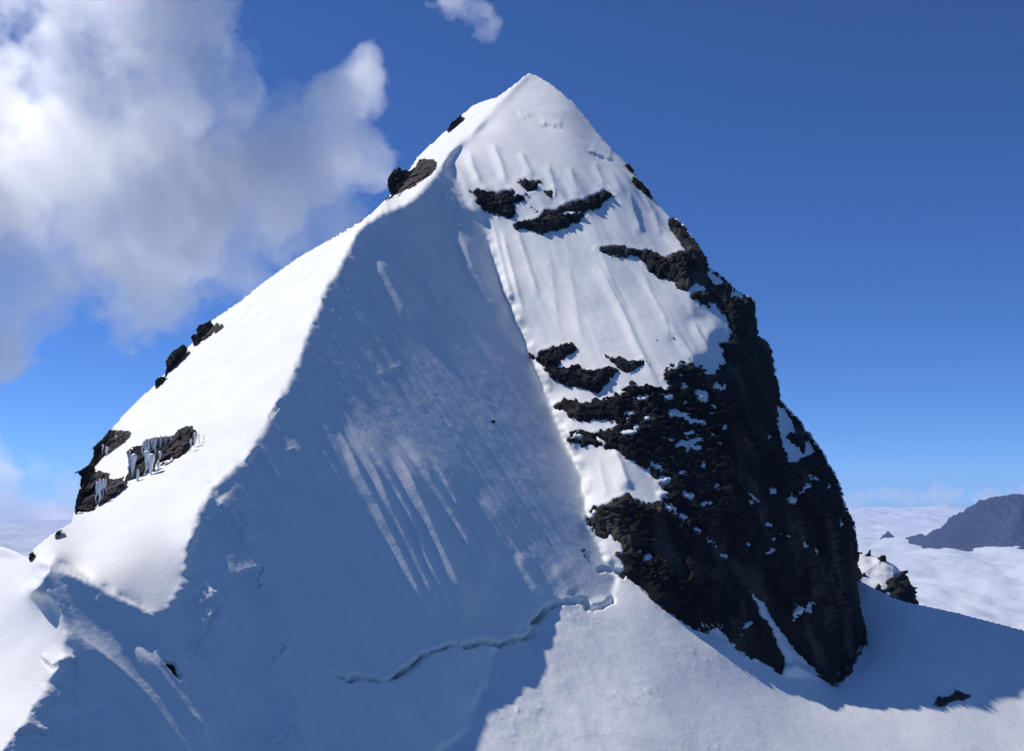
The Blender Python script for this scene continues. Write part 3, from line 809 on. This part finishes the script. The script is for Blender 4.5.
# ------------------------------------------------------------------ rocks that stand out against the sky
def lump(poly, label, thick=1.0, material=M_ROCKL, name='rock_outcrop', cat='rock outcrop', group='brown rocks along the left skyline', shift=0.0, zfix=None, off=2.2, st=.7):
    """closed rock body whose outline is the given one; it has real thickness front and back"""
    p = np.asarray(poly, float)
    us = np.arange(p[:, 0].min() - 2, p[:, 0].max() + 2, st); vs = np.arange(p[:, 1].min() - 2, p[:, 1].max() + 2, st)
    U, V = np.meshgrid(us, vs)
    s = sdf(poly, U, V, 30) + 1.0 * n2(U, V, 4.5, 4, 3.)
    sil = sdf(SIL + CLIFF_R + [(835, 900), (-400, 900)], U, V, 30)
    gy, gx = np.gradient(sil, st, st); g = np.hypot(gx, gy) + 1e-6
    back = np.clip(3 - sil, 0, 40)
    if zfix is None:
        z = depthA(U + gx / g * back, V + gy / g * back)
        z = np.median(z) * .35 + z * .65
    else: z = np.full(U.shape, float(zfix))
    mpp = z / F
    P0 = ray(U, V) * z[..., None]
    n = crag(P0 * np.array([1, .6, 1.4]), 4.5, 6); n_ = crag(P0, 1.8, 7)
    w = np.sqrt(np.clip(s, 0, 40)) * np.sqrt(8.) / 2
    f = (np.minimum(w * mpp * 1.6, 6.0) * thick) + (2.2 * n + 1.3 * n_ + .3 * fbm(P0 / .8, 2)) * np.clip(s / 3, 0, 1)
    # close the outline exactly on the traced line
    sy, sx = np.gradient(s, st, st); sg = np.hypot(sx, sy) + 1e-6
    k = np.where(s < 0, np.minimum(-s, 1.2), 0)
    Uq = U + sx / sg * k; Vq = V + sy / sg * k
    R_ = ray(Uq, Vq)
    Pf = R_ * (z - f - off)[..., None]; Pb = R_ * (z + f * 1.3)[..., None]
    ins = s > -st * 1.05
    keep = ins[:-1, :-1] & ins[1:, :-1] & ins[1:, 1:] & ins[:-1, 1:]
    h_, w_ = U.shape; idx = np.arange(h_ * w_).reshape(h_, w_)
    qf = np.stack([idx[:-1, :-1], idx[1:, :-1], idx[1:, 1:], idx[:-1, 1:]], -1)[keep]
    qb = qf[:, ::-1] + h_ * w_
    e = {}
    for q in qf:
        for a, b_ in ((q[0], q[1]), (q[1], q[2]), (q[2], q[3]), (q[3], q[0])):
            if (b_, a) in e: del e[(b_, a)]
            else: e[(a, b_)] = 1
    side = np.array([(b_, a, a + h_ * w_, b_ + h_ * w_) for a, b_ in e])
    q = np.concatenate([qf, qb, side])
    P = np.concatenate([Pf.reshape(-1, 3), Pb.reshape(-1, 3)])
    used = np.unique(q); remap = np.full(len(P), -1); remap[used] = np.arange(len(used))
    o = link_mesh(name, P[used], remap[q], material, smooth=False)
    ZF[o.name] = (us[0], vs[0], st, z - f - off)
    return tag(o, label, cat, group)


ZF = {}
lump([(385, 200), (391, 194), (388, 186), (387.6, 180), (394, 170), (400, 167.6), (408, 171.6), (415, 168), (419.6, 160), (425, 159), (429, 160), (434, 160), (435, 167),
      (429, 177), (418, 187), (402, 199), (391, 204), (386, 205)], 'brown double headed rock on the skyline notch left of the summit')
lump([(447, 131), (451, 124), (457, 119), (461, 115), (462, 118), (458, 123), (451, 129)], 'thin dark rock on the upper left skyline nearest the summit', .5)
lump([(191.5, 338), (195, 333.6), (197, 329), (199, 326), (205, 324), (210, 321), (213, 326), (213, 337), (204, 344), (195.5, 351), (194, 345)], 'brown boulder on the left skyline, upper of the two big ones', .9)
lump([(214, 327), (217, 323), (219, 328), (222, 324), (224, 328), (219, 334), (216, 335)], 'small broken rock half covered in snow right of the upper skyline boulder', .4, off=2.5)
lump([(168, 358), (172, 352), (178, 348), (184, 345), (187, 349.5), (184, 356), (176, 363), (171.6, 369), (165, 376), (167, 368), (166, 364)], 'tall brown boulder on the left skyline, just below the upper one', .8)
lump([(155.6, 387.5), (155.8, 381), (160, 377), (166, 377), (162, 381)], 'smallest brown rock on the left skyline, below the tall boulder', .7)
lump([(114, 431), (122, 431), (129, 432), (129, 436), (121, 446), (110, 453), (101.6, 458), (95, 465), (89, 465), (94, 456), (93.6, 448), (99, 442), (105, 436), (109.6, 430)],
     'upper rock of the icy left shoulder, above a white snow strip', .8)
lump([(75, 473), (81, 470), (89, 465), (94, 464), (95, 470), (102, 472), (109.6, 474), (108, 479), (115, 480), (124, 477), (125, 484), (118, 492), (106, 501), (98, 509), (108, 507), (118, 504),
      (129, 503.5), (114, 511), (97, 520), (85, 526), (74, 532), (75, 520), (76, 502), (79, 492), (81, 481.5), (82, 476)],
     'largest overhanging rock of the left shoulder with a beaked top', .8)
C3 = [(127, 452), (133, 447), (141.5, 446), (145, 440), (155, 438), (162, 437.6), (170, 437), (175, 435), (178, 430), (186, 427), (192, 426), (193.5, 437), (188, 449.6), (178, 462), (168, 471), (158, 475),
      (152, 474), (145, 476), (136, 483), (131, 482), (124, 490), (118, 492), (122, 484), (128, 474), (130, 464)]
c3 = lump(C3, 'rock of the left shoulder hung with grey green icicles', .35, group=None, off=2.6)
lump([(55, 536), (57, 532), (62, 530), (60, 534)], 'little dark rock in the snow lip below the left shoulder', .5)
lump([(29, 559), (30, 554), (33, 552), (34, 558), (32, 561)], 'little dark rock where the foreground snow meets the left skyline', .5)


def icicles(parent, spots):
    for (u, v, ln, w) in spots:
        u0, v0, st_, Z = ZF[parent.name]
        i = int(np.clip((v + 1 - v0) / st_, 0, Z.shape[0] - 2)); j = int(np.clip((u - u0) / st_, 0, Z.shape[1] - 2)); i2 = int(min(i + 1 + .7 * ln / st_, Z.shape[0] - 1))
        z = float(Z[i:i2, max(j - 2, 0):j + 3].min()) + 1.2; mpp = z / F
        P = []; q = []
        top = ray(u, v) * (z - 2.2)
        rows, seg = 9, 8
        r = random.Random(int(u * 31 + v))
        for i in range(rows):
            t = i / (rows - 1)
            rad = w * mpp * (.75 + .35 * math.sin(3 * t + u) + r.uniform(-.15, .15)) * (1 - .65 * t ** 2)
            c = top + np.array([.05 * i * r.uniform(-1, 1), 0, -t * ln * mpp])
            for k in range(seg):
                a = 2 * math.pi * k / seg
                P.append(c + np.array([math.cos(a) * rad, math.sin(a) * rad * .8, 0]))
        for i in range(rows - 1):
            for k in range(seg):
                q.append((i * seg + k, i * seg + (k + 1) % seg, (i + 1) * seg + (k + 1) % seg, (i + 1) * seg + k))
        P.append(top + np.array([0, 0, w * mpp * .6])); P.append(P[(rows - 1) * seg] * 0 + top + np.array([0, 0, -ln * mpp * 1.08]))
        a_, b_ = len(P) - 2, len(P) - 1
        tr = [(a_, (k + 1) % seg, k) for k in range(seg)] + [(b_, (rows - 1) * seg + k, (rows - 1) * seg + (k + 1) % seg) for k in range(seg)]
        o = link_mesh('icicle', np.array(P), np.array(q), M_ICE, tris=np.array(tr)); o.parent = parent


icicles(c3, [(145, 441, 14, 2.2), (149, 440, 22, 2.6), (153, 438, 12, 2.0), (156, 437, 18, 1.8), (161, 436, 12, 1.5), (166, 436, 8, 1.4), (171, 436, 6, 1.2), (147, 452, 24, 3.2),
             (152, 455, 22, 3.0), (130, 452, 20, 2.2), (134, 455, 24, 3.0), (129, 460, 12, 1.5), (160, 452, 10, 2.4), (142, 448, 8, 1.4), (195, 433, 14, 1.2), (199, 434, 10, 1.0), (191, 440, 12, 1.3),
             (204, 436, 8, .9), (138, 470, 16, 1.5), (158, 462, 8, 1.6)])
big = [o for o in COL.objects if o.get('label', '').startswith('largest overhanging')][0]
icicles(big, [(97, 482, 24, 1.6), (100, 480, 24, 2.0), (103.5, 480, 20, 2.0), (106, 480, 12, 1.6)])
for lab, pts in (('upper rock of the icy', [(103, 445, 9, 1.2), (107, 447, 9, 1.6), (116, 436, 8, 1.4)]),):
    icicles([o for o in COL.objects if o.get('label', '').startswith(lab)][0], pts)

lump([(632, 181), (634, 177), (641, 182), (649, 191), (652, 200), (648, 199), (641, 192)], 'dark rock on the right skyline below the summit', .6, M_CLIFF, group=None)
lump([(625, 165), (628, 164), (634, 171), (632, 172)], 'tiny dark rock on the right skyline nearest the summit', .4, M_CLIFF, group=None)
lump([(672, 221), (677, 222), (683, 230), (684, 235), (680, 233)], 'small dark rock on the right skyline just above the cliff', .5, M_CLIFF, group=None)

# ------------------------------------------------------------------ snow capped rock tower behind the saddle
def pinnacle():
    e = bpy.data.objects.new('rock_pinnacle', None); COL.objects.link(e)
    Y = 640.0
    e.location = at(880, 600, Y)
    tag(e, 'low snow capped rock tower behind the saddle, right of the cliff', 'rock pinnacle')
    top = [(820, 556), (845, 552), (854, 552), (864, 554), (871, 556), (879, 557.5), (886, 560), (893, 564), (898, 569), (901.5, 573), (905, 582), (908, 598), (909, 615), (911, 650)]
    tu = np.array([p[0] for p in top]); tv = np.array([p[1] for p in top])
    us = np.arange(822, 911.5, .7); ts = np.linspace(0, 1, 110)
    U, T = np.meshgrid(us, ts)
    V0 = np.interp(U, tu, tv)
    V = V0 + T * (650 - V0)
    # rises towards the back: depth grows towards the skyline
    z = Y + 60 * np.exp(-T * 3.2) - 40 * T + 25 * np.clip((U - 898) / 12, 0, 1) ** 2
    P0 = ray(U, V) * z[..., None]
    bnd = np.interp(U, [820, 868, 876, 884, 890, 899, 903, 912], [680, 600, 588, 583, 581, 573, 568, 560])
    rockm = V - bnd + 3.2 * n2(U, V, 5, 3, 21.)
    rockm = np.maximum(rockm, 3.5 - np.hypot((U - 882) / 1.3, (V - 559.5) * 1.3)); rockm = np.maximum(rockm, 2.6 - np.hypot((U - 868.5) / 1.3, (V - 555) * 1.5))
    rockm = np.maximum(rockm, 2.2 - np.hypot(U - 864, (V - 576) * 1.3))
    rockm = np.maximum(rockm, 1.6 - np.hypot((U - 860) / 3, (V - 553.5) * 1.5))
    rockm = np.minimum(rockm, np.hypot((U - 884) / 1.2, V - 587) - 3.4); rockm = np.minimum(rockm, np.hypot((U - 888) / 1.6, V - 594) - 2.0)
    Nn = normals(P0)
    rdg = np.exp(-np.abs(((U - 864) * .62 + (V - 574) * .78)) / 3) * ((U > 860) & (U < 880))
    sn = .9 * fbm(P0 / 14, 3) + .6 * rdg - np.clip(rockm * .5, -.3, 2.5)
    rk = np.clip(rockm, -3, 2) + (1.2 * fbm(P0 / 8, 4, .55, True) + 3.0 * crag(P0, 9, 3) + 1.5 * crag(P0, 4, 5)) * np.clip(rockm / 3, 0, 1)
    allq = np.ones((U.shape[0] - 1, U.shape[1] - 1), bool)
    back = P0[0:1] + np.array([0, 1., -.9]) * (np.arange(1, 9) * 14)[:, None, None]
    Ps = np.concatenate([back[::-1], P0 + Nn * sn[..., None]])
    o = grid_mesh('snow_cap', Ps, np.ones((Ps.shape[0] - 1, Ps.shape[1] - 1), bool), M_SNOW)
    o.location = -e.location; o.parent = e
    kk = rockm > -3; kk = kk[:-1, :-1] & kk[1:, :-1] & kk[1:, 1:] & kk[:-1, 1:]
    o = grid_mesh('rock_wall', P0 + Nn * rk[..., None], kk, M_ROCK, smooth=False)
    o.location = -e.location; o.parent = e
    # right side wall closing the tower
    rs_ = P0[:, -1][:, None] + (np.arange(0, 10) ** 1.3)[None, :, None] * np.array([-.4, 8., -2.])
    o = grid_mesh('side_wall', rs_, np.ones((rs_.shape[0] - 1, 9), bool), M_ROCK, smooth=False)
    o.location = -e.location; o.parent = e


pinnacle()


# ------------------------------------------------------------------ far mountains
def far_mountain(name, prof, Y, base_v, label, depth_m, seed):
    px = np.array([p[0] for p in prof], float); pv = np.array([p[1] for p in prof], float)
    n = 260; m = 90
    us = np.linspace(px[0], px[-1], n)
    X = (us - CX) / F * Y
    top = at(us, np.interp(us, px, pv), Y)[:, 2]
    base = at(500, base_v, Y)[2] - 150
    ts = np.linspace(-1, 1, m)
    XX, TT = np.meshgrid(X, ts)
    hgt = np.maximum(top - base, 1)[None]
    YY = Y + TT * depth_m
    prof_ = (1 - np.abs(TT)) ** 1.15
    P = np.stack([XX, YY, XX * 0], -1)
    er = fbm(P / (depth_m * .22) + seed, 5, .55, True)
    er2 = fbm(P / (depth_m * .05) + seed, 4, .6)
    Z = base + hgt * np.clip(prof_ * (1 + .12 * er * np.abs(TT) * 2) + .10 * (er - .3) * np.minimum(np.abs(TT) * 4, 1) + .01 * er2, -.2, 1.02)
    P[..., 2] = Z
    o = grid_mesh(name, P, np.ones((m - 1, n - 1), bool), M_FAR, smooth=False)
    tag(o, label, 'mountain')


M_FAR = rock_material('far_rock', (.014, .018, .022), (.028, .030, .034), (.045, .045, .045), 0, .02)
far_mountain('distant_mountain', [(905, 548), (916, 541), (921, 538), (926, 534.5), (929, 533.5), (933, 536.5), (938, 537), (945, 534), (951, 529), (957, 524), (962, 519), (968, 513.5), (974, 506), (980, 500.5),
                                   (987, 497), (994, 496), (998, 498), (1003, 495.5), (1010, 494), (1018, 494), (1024, 496), (1040, 492), (1070, 500), (1110, 490), (1180, 510), (1260, 540), (1330, 560)],
             9500, 545, 'long blue grey mountain rising from the cloud sea at the right edge', 1500, 3.3)
far_mountain('distant_peak', [(866, 547), (874, 541), (879, 536), (884, 531), (887, 534), (892, 539), (897, 542), (905, 547)], 10500, 545, 'tiny blue pointed peak alone in the cloud sea', 300, 8.1)


# ------------------------------------------------------------------ sea of clouds
def cloud_material(name='cloud_top', col=(.58, .61, .66)):
    m, nt, out = mat(name)
    b = nd(nt, 'ShaderNodeBsdfPrincipled', Roughness=1.0)
    b.inputs['Base Color'].default_value = (*col, 1); b.inputs['Specular IOR Level'].default_value = 0
    b.inputs['Subsurface Weight'].default_value = 0
    nt.links.new(b.outputs[0], out.inputs[0])
    return m


def cloud_sea():
    n = 520; m = 420
    yy = 900 * (62000 / 900) ** (np.linspace(0, 1, m))
    ss = np.linspace(-.95, 1.0, n)
    S, Y = np.meshgrid(ss, yy)
    X = S * Y
    base = -428.0
    P = np.stack([X, Y * .55, X * 0], -1)
    soft = fbm(P / 900, 4, .45)
    puff = fbm(P / 420 + 5, 5, .5)
    big = np.abs(fbm(P / 2600 + 3, 3))
    far = sstep(12000, 20000, Y)
    Z = base + 60 * soft + 48 * np.abs(fbm(P / 520 + 8, 5, .55)) + far * (70 * np.clip(puff, -.3, 2) + 190 * np.clip(big - .1, 0, 2)) - 20 * sstep(3500, 1500, Y)
    Z -= Y ** 2 / (2 * 6.4e6)
    o = grid_mesh('cloud_sea', np.stack([X, Y, Z], -1), np.ones((m - 1, n - 1), bool), cloud_material())
    tag(o, 'flat sea of white clouds far below, stretching to the horizon', 'clouds', kind='stuff')


cloud_sea()


# ------------------------------------------------------------------ cumulus clouds: lit volumes
def make_cloud(name, label, Y, blobs, holes, dens, nscale, thick=.7, seed=0.0, color=(1, 1, 1), amp=1.0, voxel=None, lift=0.0, step=None):
    scale = Y / F
    C = [(at(u, v, Y + dy * scale), r * scale) for (u, v, r, dy) in blobs]
    Hh = [(at(u, v, Y), r * scale) for (u, v, r) in holes]
    org = np.mean([c for c, _ in C], 0)
    import bmesh
    bm = bmesh.new()
    from mathutils import Matrix
    for c, r in C:
        q = c - org
        bmesh.ops.create_icosphere(bm, subdivisions=3, radius=1.0, matrix=Matrix.Translation(q) @ Matrix.Diagonal((r * 1.3, r * 1.3 * thick, r * 1.3, 1)))
    me = bpy.data.meshes.new(name); bm.to_mesh(me); bm.free()
    o = bpy.data.objects.new(name, me); COL.objects.link(o); o.location = org
    md = o.modifiers.new('merge', 'REMESH'); md.mode = 'VOXEL'; md.voxel_size = voxel or min(r for _, r in C) * .22
    m, nt, out = mat(name + '_vapour')
    L = nt.links.new
    tc = nd(nt, 'ShaderNodeTexCoord')
    # warp the space a little so that blobs do not read as balls
    wn = nd(nt, 'ShaderNodeTexNoise', Scale=1.0 / (nscale * 1.6), Detail=1.0); L(tc.outputs['Object'], wn.inputs['Vector'])
    ws = nd(nt, 'ShaderNodeVectorMath', operation='SUBTRACT'); L(wn.outputs['Color'], ws.inputs[0]); ws.inputs[1].default_value = (.5, .5, .5)
    wa = nd(nt, 'ShaderNodeVectorMath', operation='MULTIPLY_ADD'); L(ws.outputs[0], wa.inputs[0]); wa.inputs[1].default_value = (nscale * 1.0,) * 3; L(tc.outputs['Object'], wa.inputs[2])

    def ball(c, r):
        q = c - org
        s = nd(nt, 'ShaderNodeVectorMath', operation='SUBTRACT'); L(wa.outputs[0], s.inputs[0]); s.inputs[1].default_value = tuple(q)
        k = nd(nt, 'ShaderNodeVectorMath', operation='MULTIPLY'); L(s.outputs[0], k.inputs[0]); k.inputs[1].default_value = (1 / r, 1 / (r * thick), 1 / r)
        ln = nd(nt, 'ShaderNodeVectorMath', operation='LENGTH'); L(k.outputs[0], ln.inputs[0])
        sb = nd(nt, 'ShaderNodeMath', operation='SUBTRACT'); sb.inputs[0].default_value = 1; L(ln.outputs['Value'], sb.inputs[1])
        return sb.outputs[0]
    acc = None
    for c, r in C:
        x = ball(c, r)
        if acc is None: acc = x
        else:
            a = nd(nt, 'ShaderNodeMath', operation='SMOOTH_MAX'); L(acc, a.inputs[0]); L(x, a.inputs[1]); a.inputs[2].default_value = .2; acc = a.outputs[0]
    for c, r in Hh:
        x = ball(c, r)
        a = nd(nt, 'ShaderNodeMath', operation='MAXIMUM'); L(x, a.inputs[0]); a.inputs[1].default_value = 0
        b = nd(nt, 'ShaderNodeMath', operation='MULTIPLY_ADD'); L(a.outputs[0], b.inputs[0]); b.inputs[1].default_value = -2.2; L(acc, b.inputs[2]); acc = b.outputs[0]
    nz = nd(nt, 'ShaderNodeTexNoise', Scale=1.0 / nscale, Detail=8.0, Roughness=.63)
    of = nd(nt, 'ShaderNodeVectorMath', operation='ADD'); L(tc.outputs['Object'], of.inputs[0]); of.inputs[1].default_value = (seed * 991, seed * 313, 0); L(of.outputs[0], nz.inputs['Vector'])
    a = nd(nt, 'ShaderNodeMath', operation='MULTIPLY_ADD'); L(nz.outputs['Fac'], a.inputs[0]); a.inputs[1].default_value = 2.6 * amp; L(acc, a.inputs[2])
    s = nd(nt, 'ShaderNodeMath', operation='SUBTRACT'); L(a.outputs[0], s.inputs[0]); s.inputs[1].default_value = 1.3 * amp - lift
    mr = nd(nt, 'ShaderNodeMapRange'); mr.interpolation_type = 'SMOOTHSTEP'; L(s.outputs[0], mr.inputs[0]); mr.inputs[1].default_value = 0; mr.inputs[2].default_value = .34; mr.inputs[4].default_value = dens
    vol = nd(nt, 'ShaderNodeVolumeScatter'); vol.inputs['Color'].default_value = (*color, 1); vol.inputs['Anisotropy'].default_value = .4
    L(mr.outputs[0], vol.inputs['Density'])
    L(vol.outputs[0], out.inputs['Volume'])
    o.data.materials.append(m)
    if step:
        m.cycles.volume_step_rate = step
    tag(o, label, 'cloud')
    return o


make_cloud('cumulus_cloud', 'large ragged white cumulus cloud filling the upper left sky', 2000,
           [(60, 130, 130, 0), (170, 70, 105, 20), (150, 210, 125, -10), (255, 175, 95, 0), (325, 160, 62, 10), (20, 245, 105, 0), (200, 20, 75, 0), (345, 112, 50, 0), (366, 84, 44, 10), (368, 150, 42, 0),
            (-10, 320, 60, 0), (-140, 150, 190, 30), (305, 205, 62, -10), (220, 250, 60, 10), (120, -60, 150, 20)],
           [(277, 93, 26), (18, 40, 26), (300, 60, 30)], .042, 150, seed=1.0, lift=-.02, step=2.0)
make_cloud('wispy_cloud', 'small thin white wisp of cloud at the top edge, left of the summit', 2000,
           [(455, -2, 26, 0), (478, 8, 20, 0), (488, 28, 16, 0)], [], .012, 45, seed=2.0, lift=-.05, step=2.0)
make_cloud('low_cloud', 'thin grey violet cloud low at the left edge behind the foreground snow', 19000,
           [(20, 545, 60, 0), (60, 490, 26, 0), (-60, 520, 80, 0), (40, 470, 16, 0), (75, 520, 24, 0), (-10, 500, 40, 0)], [], .0020, 700, seed=3.0, color=(.62, .61, .68), lift=.1, step=2.0)

make_cloud('cloud_bank', 'thin pale band of cloud above the horizon, left of the distant mountain', 19000,
           [(840 + 17 * k, 498 + 2.5 * math.sin(k * 1.7) - .25 * k, 8.5 + 3 * math.sin(k * 2.3), 0) for k in range(13)], [], .003, 330, seed=5.0, lift=.12, step=2.0)

# ------------------------------------------------------------------ air
def haze():
    me = bpy.data.meshes.new('haze')
    x0, x1, y0, y1, z0, z1 = -16000, 16000, -900, 17500, -700, 222
    v = [(x, y, z) for z in (z0, z1) for y in (y0, y1) for x in (x0, x1)]
    me.from_pydata(v, [], [(0, 2, 3, 1), (4, 5, 7, 6), (0, 1, 5, 4), (2, 6, 7, 3), (0, 4, 6, 2), (1, 3, 7, 5)])
    o = bpy.data.objects.new('haze', me); COL.objects.link(o)
    m, nt, out = mat('haze_air')
    pv = nd(nt, 'ShaderNodeVolumePrincipled'); pv.inputs['Color'].default_value = (.34, .54, 1.0, 1); pv.inputs['Density'].default_value = 2.8e-5
    nt.links.new(pv.outputs[0], out.inputs['Volume'])
    me.materials.append(m); tag(o, kind='stuff')


haze()

# ------------------------------------------------------------------ light, sky, camera
w = bpy.data.worlds.new('World'); scene.world = w; w.use_nodes = True
nt = w.node_tree; bg = nt.nodes['Background']
sky = nt.nodes.new('ShaderNodeTexSky'); sky.sky_type = 'NISHITA'; sky.sun_disc = False
el = math.asin(SUN[2]); az = math.atan2(SUN[0], SUN[1])
sky.sun_elevation = el; sky.sun_rotation = az; sky.altitude = 5200; sky.air_density = 1.0; sky.dust_density = 0.0; sky.ozone_density = 7.0
tint = nt.nodes.new('ShaderNodeMix'); tint.data_type = 'RGBA'; tint.blend_type = 'MULTIPLY'; tint.inputs[0].default_value = 1
tint.inputs[7].default_value = (.73, .975, 1.32, 1)
nt.links.new(sky.outputs[0], tint.inputs[6]); nt.links.new(tint.outputs[2], bg.inputs[0]); bg.inputs[1].default_value = .095
ld = bpy.data.lights.new('sun', 'SUN'); ld.energy = 4.1; ld.angle = math.radians(.53); ld.color = (1, .96, .90)
lo = bpy.data.objects.new('sun', ld); COL.objects.link(lo)
lo.rotation_euler = Vector(SUN).to_track_quat('Z', 'Y').to_euler()

cd = bpy.data.cameras.new('camera'); cam = bpy.data.objects.new('camera', cd); COL.objects.link(cam)
cd.sensor_width = 36; cd.lens = 36 * F / W; cd.clip_end = 200000; cd.clip_start = 1
cam.rotation_euler = (math.pi / 2 + PITCH, 0, 0); cd.shift_y = 0
scene.camera = cam
vs_ = scene.view_settings; vs_.view_transform = 'Standard'; vs_.look = 'None'; vs_.exposure = 0; vs_.gamma = 1
cy = scene.cycles
cy.max_bounces = 12; cy.diffuse_bounces = 6; cy.volume_bounces = 9; cy.use_denoising = True; cy.volume_step_rate = 2; cy.volume_max_steps = 256
